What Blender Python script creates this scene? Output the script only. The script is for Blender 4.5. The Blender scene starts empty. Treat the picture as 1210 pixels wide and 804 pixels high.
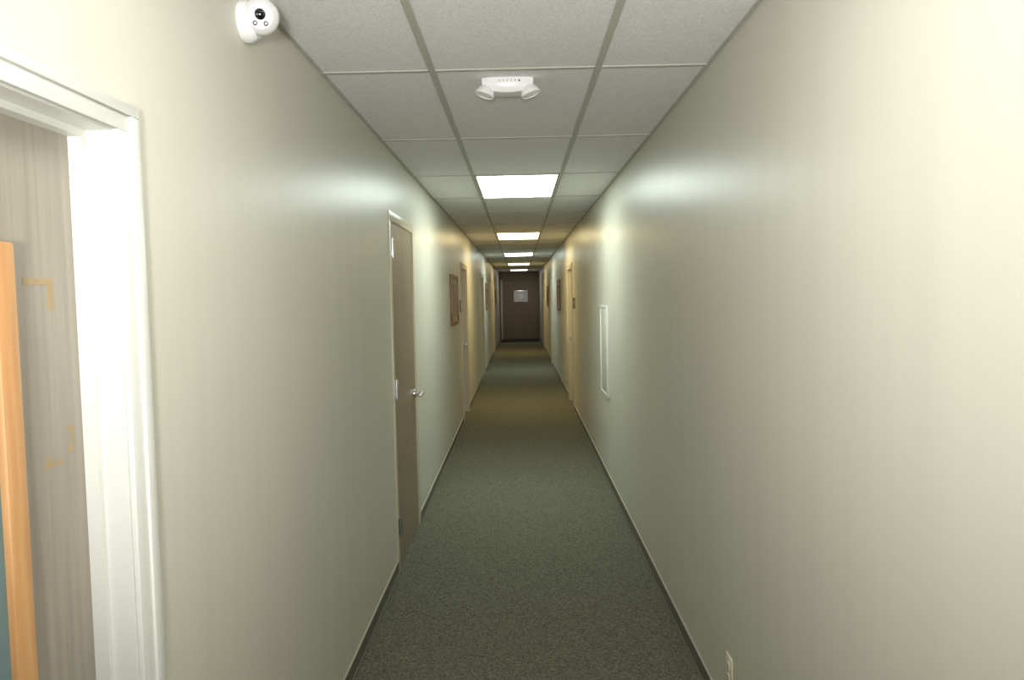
import bpy, bmesh, math
from mathutils import Vector, Matrix

scene = bpy.context.scene
try:
    scene.view_settings.view_transform = 'Standard'
    scene.view_settings.look = 'None'
    scene.view_settings.exposure = 0.0
except Exception as e:
    print(e)

def lin(r, g, b):
    def c(v):
        v /= 255.0
        return v/12.92 if v <= 0.04045 else ((v+0.055)/1.055)**2.4
    return (c(r), c(g), c(b), 1.0)

# ------------------------------------------------------------------ materials
def mat_basic(name, col, rough=0.5, metal=0.0, spec=0.5, emit=None, estr=0.0, var=0.0,
              nscale=(8, 8, 8), bump=0.0, bscale=100.0, col2=None, detail=4.0):
    m = bpy.data.materials.new(name)
    m.use_nodes = True
    nt = m.node_tree
    b = nt.nodes['Principled BSDF']
    b.inputs['Roughness'].default_value = rough
    b.inputs['Metallic'].default_value = metal
    b.inputs['Specular IOR Level'].default_value = spec
    b.inputs['Base Color'].default_value = col
    tc = nt.nodes.new('ShaderNodeTexCoord')
    if var > 0 or col2:
        mp = nt.nodes.new('ShaderNodeMapping')
        mp.inputs['Scale'].default_value = nscale
        nt.links.new(tc.outputs['Object'], mp.inputs['Vector'])
        n = nt.nodes.new('ShaderNodeTexNoise')
        n.inputs['Scale'].default_value = 1.0
        n.inputs['Detail'].default_value = detail
        nt.links.new(mp.outputs[0], n.inputs['Vector'])
        r = nt.nodes.new('ShaderNodeValToRGB')
        r.color_ramp.elements[0].position = 0.3
        r.color_ramp.elements[1].position = 0.7
        if col2 is None:
            a = [c*(1-var) for c in col[:3]] + [1]
            d = [min(1, c*(1+var)) for c in col[:3]] + [1]
        else:
            a, d = col, col2
        r.color_ramp.elements[0].color = a
        r.color_ramp.elements[1].color = d
        nt.links.new(n.outputs['Fac'], r.inputs['Fac'])
        nt.links.new(r.outputs['Color'], b.inputs['Base Color'])
    if bump > 0:
        n2 = nt.nodes.new('ShaderNodeTexNoise')
        n2.inputs['Scale'].default_value = bscale
        n2.inputs['Detail'].default_value = 3
        nt.links.new(tc.outputs['Object'], n2.inputs['Vector'])
        bp = nt.nodes.new('ShaderNodeBump')
        bp.inputs['Strength'].default_value = bump
        bp.inputs['Distance'].default_value = 0.003
        nt.links.new(n2.outputs['Fac'], bp.inputs['Height'])
        nt.links.new(bp.outputs['Normal'], b.inputs['Normal'])
    if emit:
        b.inputs['Emission Color'].default_value = emit
        b.inputs['Emission Strength'].default_value = estr
    return m

M_WALL = mat_basic('wall_paint', lin(210, 208, 194), rough=0.36, spec=0.45, var=0.02,
                   nscale=(9, 9, 0.5), bump=0.12, bscale=45)
M_ENDW = mat_basic('end_wall_paint', lin(122, 108, 88), rough=0.6, var=0.05, nscale=(3, 3, 1))
M_TILE = mat_basic('ceiling_tile', lin(222, 222, 222), rough=0.9, spec=0.1, col2=lin(244, 244, 244),
                   nscale=(170, 170, 170), bump=0.6, bscale=190, detail=2)
M_TBAR = mat_basic('tbar_metal', lin(184, 185, 174), rough=0.5, var=0.02)
M_CARPET = mat_basic('carpet', lin(76, 76, 64), rough=0.95, spec=0.05, col2=lin(136, 134, 116),
                     nscale=(130, 130, 130), bump=0.8, bscale=240, detail=3)
M_BASE = mat_basic('vinyl_base', lin(104, 102, 90), rough=0.45, var=0.03)
M_BASELIT = mat_basic('vinyl_base_edge_highlight', lin(186, 182, 162), rough=0.4, var=0.02)  # paler than the base: light caught by the top edge, painted in
M_TRIMW = mat_basic('white_trim', lin(218, 219, 212), rough=0.35, var=0.012, nscale=(10, 10, 1))
M_TRIMC = mat_basic('cream_trim', lin(205, 196, 172), rough=0.35, var=0.02)
M_LEAFG = mat_basic('weathered_door_veneer', lin(142, 136, 123), rough=0.45, col2=lin(160, 153, 140),
                    nscale=(60, 60, 2.5))
M_LEAFB = mat_basic('brown_door_veneer', lin(138, 123, 102), rough=0.4, col2=lin(150, 134, 112),
                    nscale=(50, 50, 2.0))
M_TAPE = mat_basic('tape_residue', lin(176, 150, 108), rough=0.7, col2=lin(160, 142, 112), nscale=(40, 40, 40))
M_OAK = mat_basic('oak_wood', lin(190, 140, 90), rough=0.4, col2=lin(206, 160, 108), nscale=(70, 70, 4))
M_TEAL = mat_basic('teal_board', lin(104, 130, 132), rough=0.5, var=0.05)
M_CHROME = mat_basic('brushed_steel', lin(205, 205, 205), rough=0.25, metal=1.0, var=0.02)
M_PLASTIC = mat_basic('white_plastic', lin(236, 236, 236), rough=0.3, var=0.01)
M_PLASG = mat_basic('grey_plastic', lin(160, 160, 164), rough=0.35, var=0.01)
M_BLACK = mat_basic('black_glass', lin(12, 12, 16), rough=0.08, var=0.01)
M_IR = mat_basic('ir_led', lin(60, 22, 26), rough=0.2, var=0.01)
M_LENSW = mat_basic('frosted_lens', lin(238, 238, 240), rough=0.15, var=0.01)
M_OUTLET = mat_basic('outlet_ivory', lin(228, 222, 200), rough=0.35, var=0.01)
M_SLOT = mat_basic('slot_dark', lin(25, 22, 20), rough=0.6, var=0.01)
M_WOODD = mat_basic('dark_wood_frame', lin(120, 74, 40), rough=0.35, col2=lin(146, 92, 52), nscale=(40, 6, 40))
M_ART = mat_basic('print_art', lin(92, 100, 92), rough=0.25, col2=lin(160, 126, 88), nscale=(6, 6, 9))
M_MATB = mat_basic('mat_board', lin(176, 168, 146), rough=0.6, var=0.02)
M_PLAQ = mat_basic('plaque_brown', lin(84, 70, 56), rough=0.4, var=0.03)
M_MATF = mat_basic('door_mat_fibre', lin(30, 27, 24), rough=0.95, var=0.15, nscale=(80, 80, 80), bump=0.5)
M_GLASSW = mat_basic('vision_glass', lin(150, 148, 142), rough=0.2, var=0.02)
M_WHITE = mat_basic('white_rectangle', lin(235, 235, 232), rough=0.6, var=0.01)
COOL = (0.88, 1.0, 0.93, 1)
NEUT = (1.0, 0.99, 0.95, 1)
WARM = (1.0, 0.80, 0.42, 1)
def mat_panel(name, col, s):
    return mat_basic(name, lin(240, 240, 240), rough=0.4, emit=col, estr=s)

# ------------------------------------------------------------------ mesh builder
class MB:
    def __init__(self, name):
        self.name = name
        self.bm = bmesh.new()
        self.mats = []
    def mi(self, m):
        if m not in self.mats:
            self.mats.append(m)
        return self.mats.index(m)
    def _merge(self, tmp, m, smooth=False):
        me = bpy.data.meshes.new('tmp')
        idx = self.mi(m)
        for f in tmp.faces:
            f.material_index = idx
            f.smooth = smooth
        tmp.to_mesh(me); tmp.free()
        self.bm.from_mesh(me)
        bpy.data.meshes.remove(me)
    def box(self, x0, x1, y0, y1, z0, z1, m, bev=0.0, seg=2):
        x0, x1 = sorted((x0, x1)); y0, y1 = sorted((y0, y1)); z0, z1 = sorted((z0, z1))
        t = bmesh.new()
        bmesh.ops.create_cube(t, size=1.0)
        for v in t.verts:
            v.co = Vector(((x0+x1)/2+v.co.x*(x1-x0), (y0+y1)/2+v.co.y*(y1-y0), (z0+z1)/2+v.co.z*(z1-z0)))
        if bev > 0:
            bmesh.ops.bevel(t, geom=t.edges[:], offset=bev, segments=seg, affect='EDGES', profile=0.5)
        self._merge(t, m)
    def cyl(self, c, axis, r1, r2, h, m, seg=32, bev=0.0):
        t = bmesh.new()
        bmesh.ops.create_cone(t, cap_ends=True, segments=seg, radius1=r1, radius2=r2, depth=h)
        if bev > 0:
            es = [e for e in t.edges if abs(e.verts[0].co.z-e.verts[1].co.z) < 1e-6]
            bmesh.ops.bevel(t, geom=es, offset=bev, segments=3, affect='EDGES', profile=0.5)
        q = Vector((0, 0, 1)).rotation_difference(Vector(axis).normalized()).to_matrix().to_4x4()
        bmesh.ops.transform(t, matrix=Matrix.Translation(Vector(c)) @ q, verts=t.verts)
        self._merge(t, m, True)
    def lathe(self, c, axis, prof, m, seg=40):
        """prof = list of (r, h) along the axis, capped by r=0 ends"""
        t = bmesh.new()
        rings = []
        for r, h in prof:
            if r < 1e-6:
                rings.append([t.verts.new((0, 0, h))])
            else:
                rings.append([t.verts.new((r*math.cos(2*math.pi*i/seg), r*math.sin(2*math.pi*i/seg), h)) for i in range(seg)])
        for a, b in zip(rings[:-1], rings[1:]):
            for i in range(seg):
                j = (i+1) % seg
                if len(a) == 1 and len(b) == 1: continue
                if len(a) == 1: t.faces.new((a[0], b[i], b[j]))
                elif len(b) == 1: t.faces.new((a[i], a[j], b[0]))
                else: t.faces.new((a[i], a[j], b[j], b[i]))
        bmesh.ops.recalc_face_normals(t, faces=t.faces)
        q = Vector((0, 0, 1)).rotation_difference(Vector(axis).normalized()).to_matrix().to_4x4()
        bmesh.ops.transform(t, matrix=Matrix.Translation(Vector(c)) @ q, verts=t.verts)
        self._merge(t, m, True)
    def done(self):
        me = bpy.data.meshes.new(self.name)
        vs = [v.co.copy() for v in self.bm.verts]
        c = Vector([(min(v[i] for v in vs)+max(v[i] for v in vs))/2 for i in range(3)])
        bmesh.ops.translate(self.bm, verts=self.bm.verts, vec=-c)
        self.bm.to_mesh(me); self.bm.free()
        for m in self.mats: me.materials.append(m)
        try:
            me.set_sharp_from_angle(angle=math.radians(35))
        except Exception:
            pass
        o = bpy.data.objects.new(self.name, me)
        o.location = c
        scene.collection.objects.link(o)
        return o

# ------------------------------------------------------------------ dimensions
WL, WR = 0.717, 0.712
H = 2.39
Y0, Y1 = -6.0, 27.0
TH = 0.12

def X(s, d):
    """x coordinate at distance d out of the wall face into the corridor"""
    return (-WL + d) if s < 0 else (WR - d)

doors = [
    dict(n='door_1', s=-1, y0=0.47, y1=1.375, top=1.880, cw=0.062, ch=0.040, rec=0.072, trim=M_TRIMW, leaf=M_LEAFG),
    dict(n='door_2', s=-1, y0=4.27, y1=5.15, top=2.000, cw=0.045, ch=0.045, rec=0.002, trim=M_TRIMC, leaf=M_LEAFB),
    dict(n='door_3', s=-1, y0=9.40, y1=10.28, top=1.92, cw=0.06, ch=0.06, rec=0.06, trim=M_TRIMC, leaf=M_LEAFB),
    dict(n='door_4', s=-1, y0=14.2, y1=15.1, top=1.92, cw=0.06, ch=0.06, rec=0.06, trim=M_TRIMC, leaf=M_LEAFB),
    dict(n='door_5', s=-1, y0=20.3, y1=21.2, top=1.92, cw=0.06, ch=0.06, rec=0.06, trim=M_TRIMC, leaf=M_LEAFB),
    dict(n='door_6', s=1, y0=10.28, y1=11.16, top=1.92, cw=0.06, ch=0.06, rec=0.06, trim=M_TRIMC, leaf=M_LEAFB),
    dict(n='door_7', s=1, y0=16.3, y1=17.2, top=1.92, cw=0.06, ch=0.06, rec=0.06, trim=M_TRIMC, leaf=M_LEAFB),
    dict(n='door_8', s=1, y0=21.6, y1=22.5, top=1.92, cw=0.06, ch=0.06, rec=0.06, trim=M_TRIMC, leaf=M_LEAFB),
]

# ------------------------------------------------------------------ shell
for s, nm in ((-1, 'left'), (1, 'right')):
    mb = MB('wall_'+nm)
    bb = MB('baseboard_'+nm)
    xa, xb = X(s, 0), X(s, -TH)
    y = Y0
    yb = Y0
    ds = sorted([d for d in doors if d['s'] == s], key=lambda d: d['y0'])
    def seg_base(a, b):
        bb.box(xa, X(s, 0.006), a, b, 0.0, 0.066, M_BASE)
        bb.box(xa, X(s, 0.005), a, b, 0.066, 0.072, M_BASELIT)  # thin strip carrying the painted edge highlight
        bb.box(xa, X(s, 0.012), a, b, 0.0, 0.008, M_BASE)
    for d in ds:
        mb.box(xa, xb, y, d['y0'], 0, H, M_WALL)
        mb.box(xa, xb, d['y0'], d['y1'], d['top'], H, M_WALL)
        y = d['y1']
        seg_base(yb, d['y0']-d['cw'])
        yb = d['y1']+d['cw']
    mb.box(xa, xb, y, Y1, 0, H, M_WALL)
    seg_base(yb, Y1)
    mb.done(); bb.done()

mb = MB('floor'); mb.box(-WL-TH, WR+TH, Y0-0.1, Y1+0.1, -0.1, 0, M_CARPET); mb.done()
mb = MB('ceiling'); mb.box(-WL-TH, WR+TH, Y0-0.1, Y1+0.1, H, H+0.1, M_TILE); mb.done()
mb = MB('wall_back'); mb.box(-WL-TH, WR+TH, Y0-0.1, Y0, 0, H, M_WALL); mb.done()
mb = MB('wall_end'); mb.box(-WL-TH, WR+TH, Y1, Y1+0.1, 0, H, M_ENDW); mb.done()

# ceiling T-bar grid
mb = MB('ceiling_grid')
zb = H-0.005
for gx in (-0.305, 0.305):
    mb.box(gx-0.012, gx+0.012, Y0, Y1, zb, H, M_TBAR)
mb.box(X(-1, 0), X(-1, 0.015), Y0, Y1, zb+0.002, H, M_TBAR)
mb.box(X(1, 0), X(1, 0.015), Y0, Y1, zb+0.002, H, M_TBAR)
g0 = 2.85
ks = [k for k in range(-10, 30) if Y0 < g0+1.22*k < Y1]
for k in ks:
    gy = g0+1.22*k
    mb.box(-WL, WR, gy-0.011, gy+0.011, zb+0.001, H, M_TBAR)
mb.done()

# fluorescent troffers
fix = [(-6, NEUT, 10), (-2, NEUT, 7.0), (2, COOL, 13), (6, WARM, 13.0), (10, COOL, 11.0), (14, WARM, 10.0), (18, NEUT, 4)]
for k, col, st in fix:
    y0 = g0+1.22*k+0.011; y1 = g0+1.22*(k+1)-0.011
    mb = MB('fluorescent_ceiling_light')
    x0, x1 = -0.293, 0.293
    z1, z0 = H, H-0.008
    mb.box(x0, x1, y0, y0+0.014, z0, z1, M_TBAR)
    mb.box(x0, x1, y1-0.014, y1, z0, z1, M_TBAR)
    mb.box(x0, x0+0.012, y0, y1, z0, z1, M_TBAR)
    mb.box(x1-0.012, x1, y0, y1, z0, z1, M_TBAR)
    mb.box(x0+0.012, x1-0.012, y0+0.014, y1-0.014, H-0.004, z1, mat_panel('diffuser_glow', col, st))
    mb.done()

# ------------------------------------------------------------------ doors
for d in doors:
    s = d['s']; mb = MB(d['n']); tm = d['trim']; cw = d['cw']; ch = d['ch']; rec = d['rec']
    y0, y1, top = d['y0'], d['y1'], d['top']
    j = 0.014
    mb.box(X(s, 0), X(s, -TH), y0, y0+j, 0, top, tm)
    mb.box(X(s, 0), X(s, -TH), y1-j, y1, 0, top, tm)
    mb.box(X(s, 0), X(s, -TH), y0+j, y1-j, top-j, top, tm)
    lip = j-0.004
    t1 = 0.010 if rec > 0.03 else 0.006
    mb.box(X(s, 0), X(s, t1), y0-cw, y0+lip, 0, top-lip, tm, bev=0.0015)
    mb.box(X(s, 0), X(s, t1), y1-lip, y1+cw, 0, top-lip, tm, bev=0.0015)
    mb.box(X(s, 0), X(s, t1), y0-cw, y1+cw, top-lip, top+ch, tm, bev=0.0015)
    if rec > 0.03:
        a = 0.5
        mb.box(X(s, 0), X(s, 0.015), y0-cw*0.98, y0-cw*a, 0, top+ch*a, tm, bev=0.002)
        mb.box(X(s, 0), X(s, 0.015), y1+cw*a, y1+cw*0.98, 0, top+ch*a, tm, bev=0.002)
        mb.box(X(s, 0), X(s, 0.015), y0-cw*0.98, y1+cw*0.98, top+ch*a, top+ch*0.98, tm, bev=0.002)
        mb.box(X(s, -rec), X(s, -rec+0.026), y1-j-0.012, y1-j, 0, top-j-0.012, tm)
        mb.box(X(s, -rec), X(s, -rec+0.026), y0+j, y0+j+0.012, 0, top-j-0.012, tm)
        mb.box(X(s, -rec), X(s, -rec+0.026), y0+j, y1-j, top-j-0.012, top-j, tm)
    mb.box(X(s, -rec), X(s, -rec-0.04), y0+j+0.001, y1-j-0.001, 0.008, top-j-0.001, d['leaf'])
    hy = y1-j-0.065; hz = 0.915
    if d['n'] != 'door_1':
        ax = (-s, 0, 0)
        xf = -rec
        mb.cyl((X(s, xf+0.005), hy, hz), ax, 0.031, 0.029, 0.012, M_CHROME, bev=0.002)
        mb.cyl((X(s, xf+0.032), hy, hz), ax, 0.011, 0.011, 0.05, M_CHROME)
        mb.cyl((X(s, xf+0.055), hy-0.045, hz), (0, 1, 0), 0.009, 0.011, 0.115, M_CHROME, bev=0.003)
        mb.cyl((X(s, xf+0.048), hy-0.102, hz-0.001), ax, 0.0085, 0.0085, 0.02, M_CHROME, bev=0.003)
    if d['n'] == 'door_2':
        for hz in (0.25, 1.04, 1.84):
            mb.cyl((X(s, 0.012), y0+j, hz), (0, 0, 1), 0.010, 0.010, 0.10, M_CHROME)
            for q in (-0.053, 0.053):
                mb.cyl((X(s, 0.012), y0+j, hz+q), (0, 0, 1), 0.007, 0.007, 0.008, M_CHROME)
            mb.box(X(s, -0.003), X(s, 0.001), y0+j, y0+j+0.05, hz-0.05, hz+0.05, M_CHROME)
            mb.box(X(s, 0.004), X(s, 0.0075), y0-0.02, y0+j, hz-0.05, hz+0.05, M_CHROME)
    if d['n'] == 'door_1':
        xl = X(s, -rec)
        def patch(a, b, c, e):
            mb.box(xl, xl+0.0008, a, b, c+0.02, e+0.02, M_TAPE)
        patch(1.205, 1.282, 1.572, 1.583)
        patch(1.268, 1.282, 1.530, 1.572)
        patch(1.235, 1.285, 1.268, 1.275)
        patch(1.301, 1.315, 1.284, 1.292)
        patch(1.303, 1.319, 1.320, 1.328)
        patch(1.313, 1.320, 1.292, 1.320)
        patch(1.240, 1.252, 1.275, 1.284)
    mb.done()

# ------------------------------------------------------------------ framed board against near door
mb = MB('framed_notice_board')
xb = X(-1, -0.072)+0.002
a, b = 0.53, 1.155; z0, z1 = 0.0, 1.655
mb.box(xb, xb+0.010, a+0.02, b-0.02, z0+0.02, z1-0.02, M_TEAL)
f = 0.045
mb.box(xb, xb+0.022, b-f, b, z0, z1, M_OAK, bev=0.003)
mb.box(xb, xb+0.022, a, a+f, z0, z1, M_OAK, bev=0.003)
mb.box(xb, xb+0.022, a+f, b-f, z1-f, z1, M_OAK, bev=0.003)
mb.box(xb, xb+0.022, a+f, b-f, z0, z0+f, M_OAK, bev=0.003)
mb.done()

# ------------------------------------------------------------------ security camera
mb = MB('security_camera')
cz, cy = 2.303, 2.05
xw = -WL
mb.lathe((xw, cy+0.004, cz-0.006), (1, 0, 0), [(0, 0), (0.053, 0), (0.055, 0.005), (0.054, 0.018), (0.050, 0.030), (0.042, 0.038), (0, 0.040)], M_PLASTIC)
cc = Vector((xw+0.052, cy-0.008, cz+0.002))
dr = Vector((0.26, -1.0, -0.32)).normalized()
R = 0.047
sc = R/0.043
prof = [(0, -R)] + [(R*math.sin(math.radians(t)), -R*math.cos(math.radians(t))) for t in range(10, 136, 7)]
prof += [(0.0295*sc, 0.0325*sc), (0.0285*sc, 0.0300*sc), (0, 0.0300*sc)]
mb.lathe(cc, dr, prof, M_PLASTIC)
u = Vector((0, 0, 1)); rt = dr.cross(u).normalized(); up = rt.cross(dr).normalized()
fc = cc+dr*0.0335
mb.cyl(fc, dr, 0.0300, 0.0300, 0.003, M_PLASG)
mb.lathe(fc+up*0.004, dr, [(0.0, 0), (0.0185, 0), (0.0185, 0.006), (0.0150, 0.0065), (0.0145, 0.003), (0, 0.003)], M_PLASTIC)
mb.lathe(fc+up*0.004, dr, [(0.0142, 0.002), (0.0135, 0.0045), (0.006, 0.0068), (0, 0.007)], M_BLACK)
for sx in (-1, 1):
    mb.lathe(fc+dr*0.001-up*0.018+rt*0.0135*sx, dr, [(0.0062, 0), (0.006, 0.0022), (0, 0.003)], M_IR)
mb.done()

# ------------------------------------------------------------------ emergency light
mb = MB('emergency_light')
ex, ey = -0.030, 3.00
zc = H-0.0005
t = bmesh.new()
secs = []
N = 15
for i in range(N):
    u_ = -1+2*i/(N-1)
    x = ex+u_*0.098
    dep = 0.052*(1-0.30*abs(u_)**2.5)
    ht = 0.056*(1-0.45*abs(u_)**2.2)
    ring = []
    for (py, pz) in ((-1, 0), (-1, -0.35), (-0.92, -0.75), (-0.7, -0.96), (0, -1.0), (0.7, -0.96), (0.92, -0.75), (1, -0.35), (1, 0)):
        ring.append(t.verts.new((x, ey+py*dep, zc+pz*ht)))
    secs.append(ring)
for A, B in zip(secs[:-1], secs[1:]):
    n = len(A)
    for i in range(n):
        k = (i+1) % n
        t.faces.new((A[i], A[k], B[k], B[i]))
t.faces.new(secs[0]); t.faces.new(list(reversed(secs[-1])))
bmesh.ops.recalc_face_normals(t, faces=t.faces)
mb._merge(t, M_PLASTIC, True)
for sx in (-1, 1):
    ax = Vector((0.34*sx, -0.08, -1)).normalized()
    c0 = Vector((ex+sx*0.084, ey-0.020, H-0.044))
    k = 0.92
    mb.lathe(c0, ax, [(0, -0.022), (0.018*k, -0.02), (0.030*k, -0.010), (0.040*k, 0.006), (0.042*k, 0.014), (0.039*k, 0.018), (0.0385*k, 0.015)], M_PLASTIC)
    mb.lathe(c0, ax, [(0.0385*k, 0.0155), (0.030*k, 0.0175), (0.015, 0.0185), (0, 0.019)], M_LENSW)
    mb.cyl((ex+sx*0.06, ey-0.01, H-0.036), (0, 0, 1), 0.014, 0.014, 0.03, M_PLASTIC)
for i in range(5):
    xx = ex-0.03+i*0.015
    mb.box(xx-0.0015, xx+0.0015, ey-0.0530, ey-0.050, H-0.018, H-0.010, M_PLASG)
mb.cyl((ex+0.045, ey-0.052, H-0.015), (0, 1, 0), 0.003, 0.003, 0.006, M_IR)
mb.done()

# ------------------------------------------------------------------ pictures / plaques
def picture(s, y0, y1, z0, z1, fw=0.035):
    mb = MB('framed_picture')
    t = 0.022
    mb.box(X(s, 0.001), X(s, t), y0, y0+fw, z0, z1, M_WOODD, bev=0.003)
    mb.box(X(s, 0.001), X(s, t), y1-fw, y1, z0, z1, M_WOODD, bev=0.003)
    mb.box(X(s, 0.001), X(s, t), y0+fw, y1-fw, z0, z0+fw, M_WOODD, bev=0.003)
    mb.box(X(s, 0.001), X(s, t), y0+fw, y1-fw, z1-fw, z1, M_WOODD, bev=0.003)
    mb.box(X(s, 0.001), X(s, 0.010), y0+fw*.9, y1-fw*.9, z0+fw*.9, z1-fw*.9, M_MATB)
    g = fw+0.06
    mb.box(X(s, 0.009), X(s, 0.0115), y0+g, y1-g, z0+g, z1-g, M_ART)
    mb.done()
picture(-1, 7.90, 8.70, 1.25, 1.79)
picture(-1, 16.0, 16.9, 1.27, 1.82)
picture(-1, 22.4, 23.2, 1.27, 1.77)
picture(1, 13.2, 14.1, 1.27, 1.82)
picture(1, 18.6, 19.4, 1.27, 1.77)

def plaque(s, y, z):
    mb = MB('room_number_sign')
    mb.box(X(s, 0.0), X(s, 0.006), y-0.07, y+0.07, z-0.07, z+0.07, M_PLAQ, bev=0.0015)
    mb.box(X(s, 0.005), X(s, 0.0075), y-0.05, y+0.05, z-0.01, z+0.045, M_MATB)
    mb.box(X(s, 0.005), X(s, 0.0075), y-0.05, y+0.05, z-0.05, z-0.035, M_MATB)
    mb.done()
plaque(-1, 9.20, 1.44)
plaque(1, 10.08, 1.44)
plaque(1, 9.85, 1.44)
plaque(-1, 20.1, 1.44)

# electrical panel on right wall
mb = MB('electrical_panel_cover')
y0, y1, z0, z1 = 6.12, 6.60, 0.715, 1.46
fw = 0.022
mb.box(X(1, 0), X(1, 0.020), y0, y0+fw, z0, z1, M_TRIMW, bev=0.003)
mb.box(X(1, 0), X(1, 0.020), y1-fw, y1, z0, z1, M_TRIMW, bev=0.003)
mb.box(X(1, 0), X(1, 0.020), y0+fw, y1-fw, z0, z0+fw, M_TRIMW, bev=0.003)
mb.box(X(1, 0), X(1, 0.020), y0+fw, y1-fw, z1-fw, z1, M_TRIMW, bev=0.003)
mb.box(X(1, 0), X(1, 0.012), y0+fw+0.003, y1-fw-0.003, z0+fw+0.003, z1-fw-0.003, M_WALL, bev=0.002)
mb.box(X(1, 0.008), X(1, 0.018), y0+fw+0.02, y0+fw+0.04, 1.05, 1.12, M_CHROME, bev=0.002)
mb.done()

# electrical outlet
mb = MB('electrical_outlet')
oy, oz = 2.60, 0.228
mb.box(X(1, 0), X(1, 0.006), oy-0.036, oy+0.036, oz-0.058, oz+0.058, M_OUTLET, bev=0.002)
for q in (-0.02, 0.02):
    mb.cyl((X(1, 0.0065), oy, oz+q), (-1, 0, 0), 0.0165, 0.0160, 0.004, M_OUTLET)
    mb.box(X(1, 0.008), X(1, 0.0088), oy-0.008, oy-0.006, oz+q-0.002, oz+q+0.007, M_SLOT)
    mb.box(X(1, 0.008), X(1, 0.0088), oy+0.006, oy+0.008, oz+q-0.002, oz+q+0.007, M_SLOT)
    mb.cyl((X(1, 0.0084), oy, oz+q-0.008), (-1, 0, 0), 0.0025, 0.0025, 0.001, M_SLOT)
mb.cyl((X(1, 0.0065), oy, oz), (-1, 0, 0), 0.003, 0.003, 0.002, M_CHROME)
mb.done()

# ------------------------------------------------------------------ end door with vision panel and mat
mb = MB('door_9')
ye = Y1
mb.box(-0.66, -0.60, ye-0.03, ye, 0, 2.10, M_TRIMC, bev=0.003)
mb.box(0.60, 0.66, ye-0.03, ye, 0, 2.10, M_ENDW, bev=0.003)
mb.box(-0.60, 0.60, ye-0.03, ye, 2.04, 2.10, M_ENDW, bev=0.003)
mb.box(-0.595, 0.595, ye-0.02, ye, 0.01, 2.035, M_ENDW)
mb.box(-0.20, 0.30, ye-0.028, ye-0.015, 1.30, 1.72, M_CHROME, bev=0.003)
mb.box(-0.18, 0.28, ye-0.031, ye-0.02, 1.32, 1.70, M_GLASSW)
mb.box(-0.04, 0.14, ye-0.033, ye-0.03, 1.42, 1.60, M_WHITE)  # white rectangle in the middle of the pane
mb.done()
mb = MB('door_mat')
mb.box(-0.64, 0.64, 25.2, 26.9, 0.0, 0.014, M_MATF, bev=0.004)
mb.done()

# ------------------------------------------------------------------ camera + flash + added fill
th = 0.020; pitch = math.radians(3.37); yaw = 0.0109
C = Vector((0, 0, 1.56))
fwd = Vector((-math.sin(yaw)*math.cos(pitch), math.cos(yaw)*math.cos(pitch), -math.sin(pitch)))
r = fwd.cross(Vector((0, 0, 1))).normalized()
u = r.cross(fwd).normalized()
r2 = r*math.cos(th) - u*math.sin(th)
u2 = u*math.cos(th) + r*math.sin(th)
cam = bpy.data.cameras.new('camera')
cam.sensor_fit = 'HORIZONTAL'; cam.sensor_width = 36; cam.lens = 900/1210*36
cam.clip_start = 0.02
co = bpy.data.objects.new('camera', cam)
m = Matrix((r2, u2, -fwd)).transposed().to_4x4()
m.translation = C
co.matrix_world = m
scene.collection.objects.link(co)
scene.camera = co

ld = bpy.data.lights.new('camera_flash', 'POINT')
ld.energy = 5; ld.shadow_soft_size = 0.05; ld.color = (1.0, 0.98, 0.96)
lo = bpy.data.objects.new('camera_flash', ld)
lo.location = (0.0, -0.02, 1.68)
scene.collection.objects.link(lo)

ld = bpy.data.lights.new('added_fill_spot', 'SPOT')  # fill spot added behind the camera to brighten ceiling and walls
ld.energy = 400; ld.shadow_soft_size = 0.12; ld.color = (1.0, 0.985, 0.965)
ld.spot_size = math.radians(74); ld.spot_blend = 1.0
lo = bpy.data.objects.new('added_fill_spot', ld)
lo.location = (0.0, -1.0, 1.45)
d_ = Vector((0, math.cos(math.radians(13)), math.sin(math.radians(13))))
lo.rotation_euler = d_.to_track_quat('-Z', 'Y').to_euler()
scene.collection.objects.link(lo)

w = bpy.data.worlds.new('world'); scene.world = w
w.use_nodes = True
w.node_tree.nodes['Background'].inputs[0].default_value = (0.5, 0.5, 0.5, 1)
w.node_tree.nodes['Background'].inputs[1].default_value = 0.02
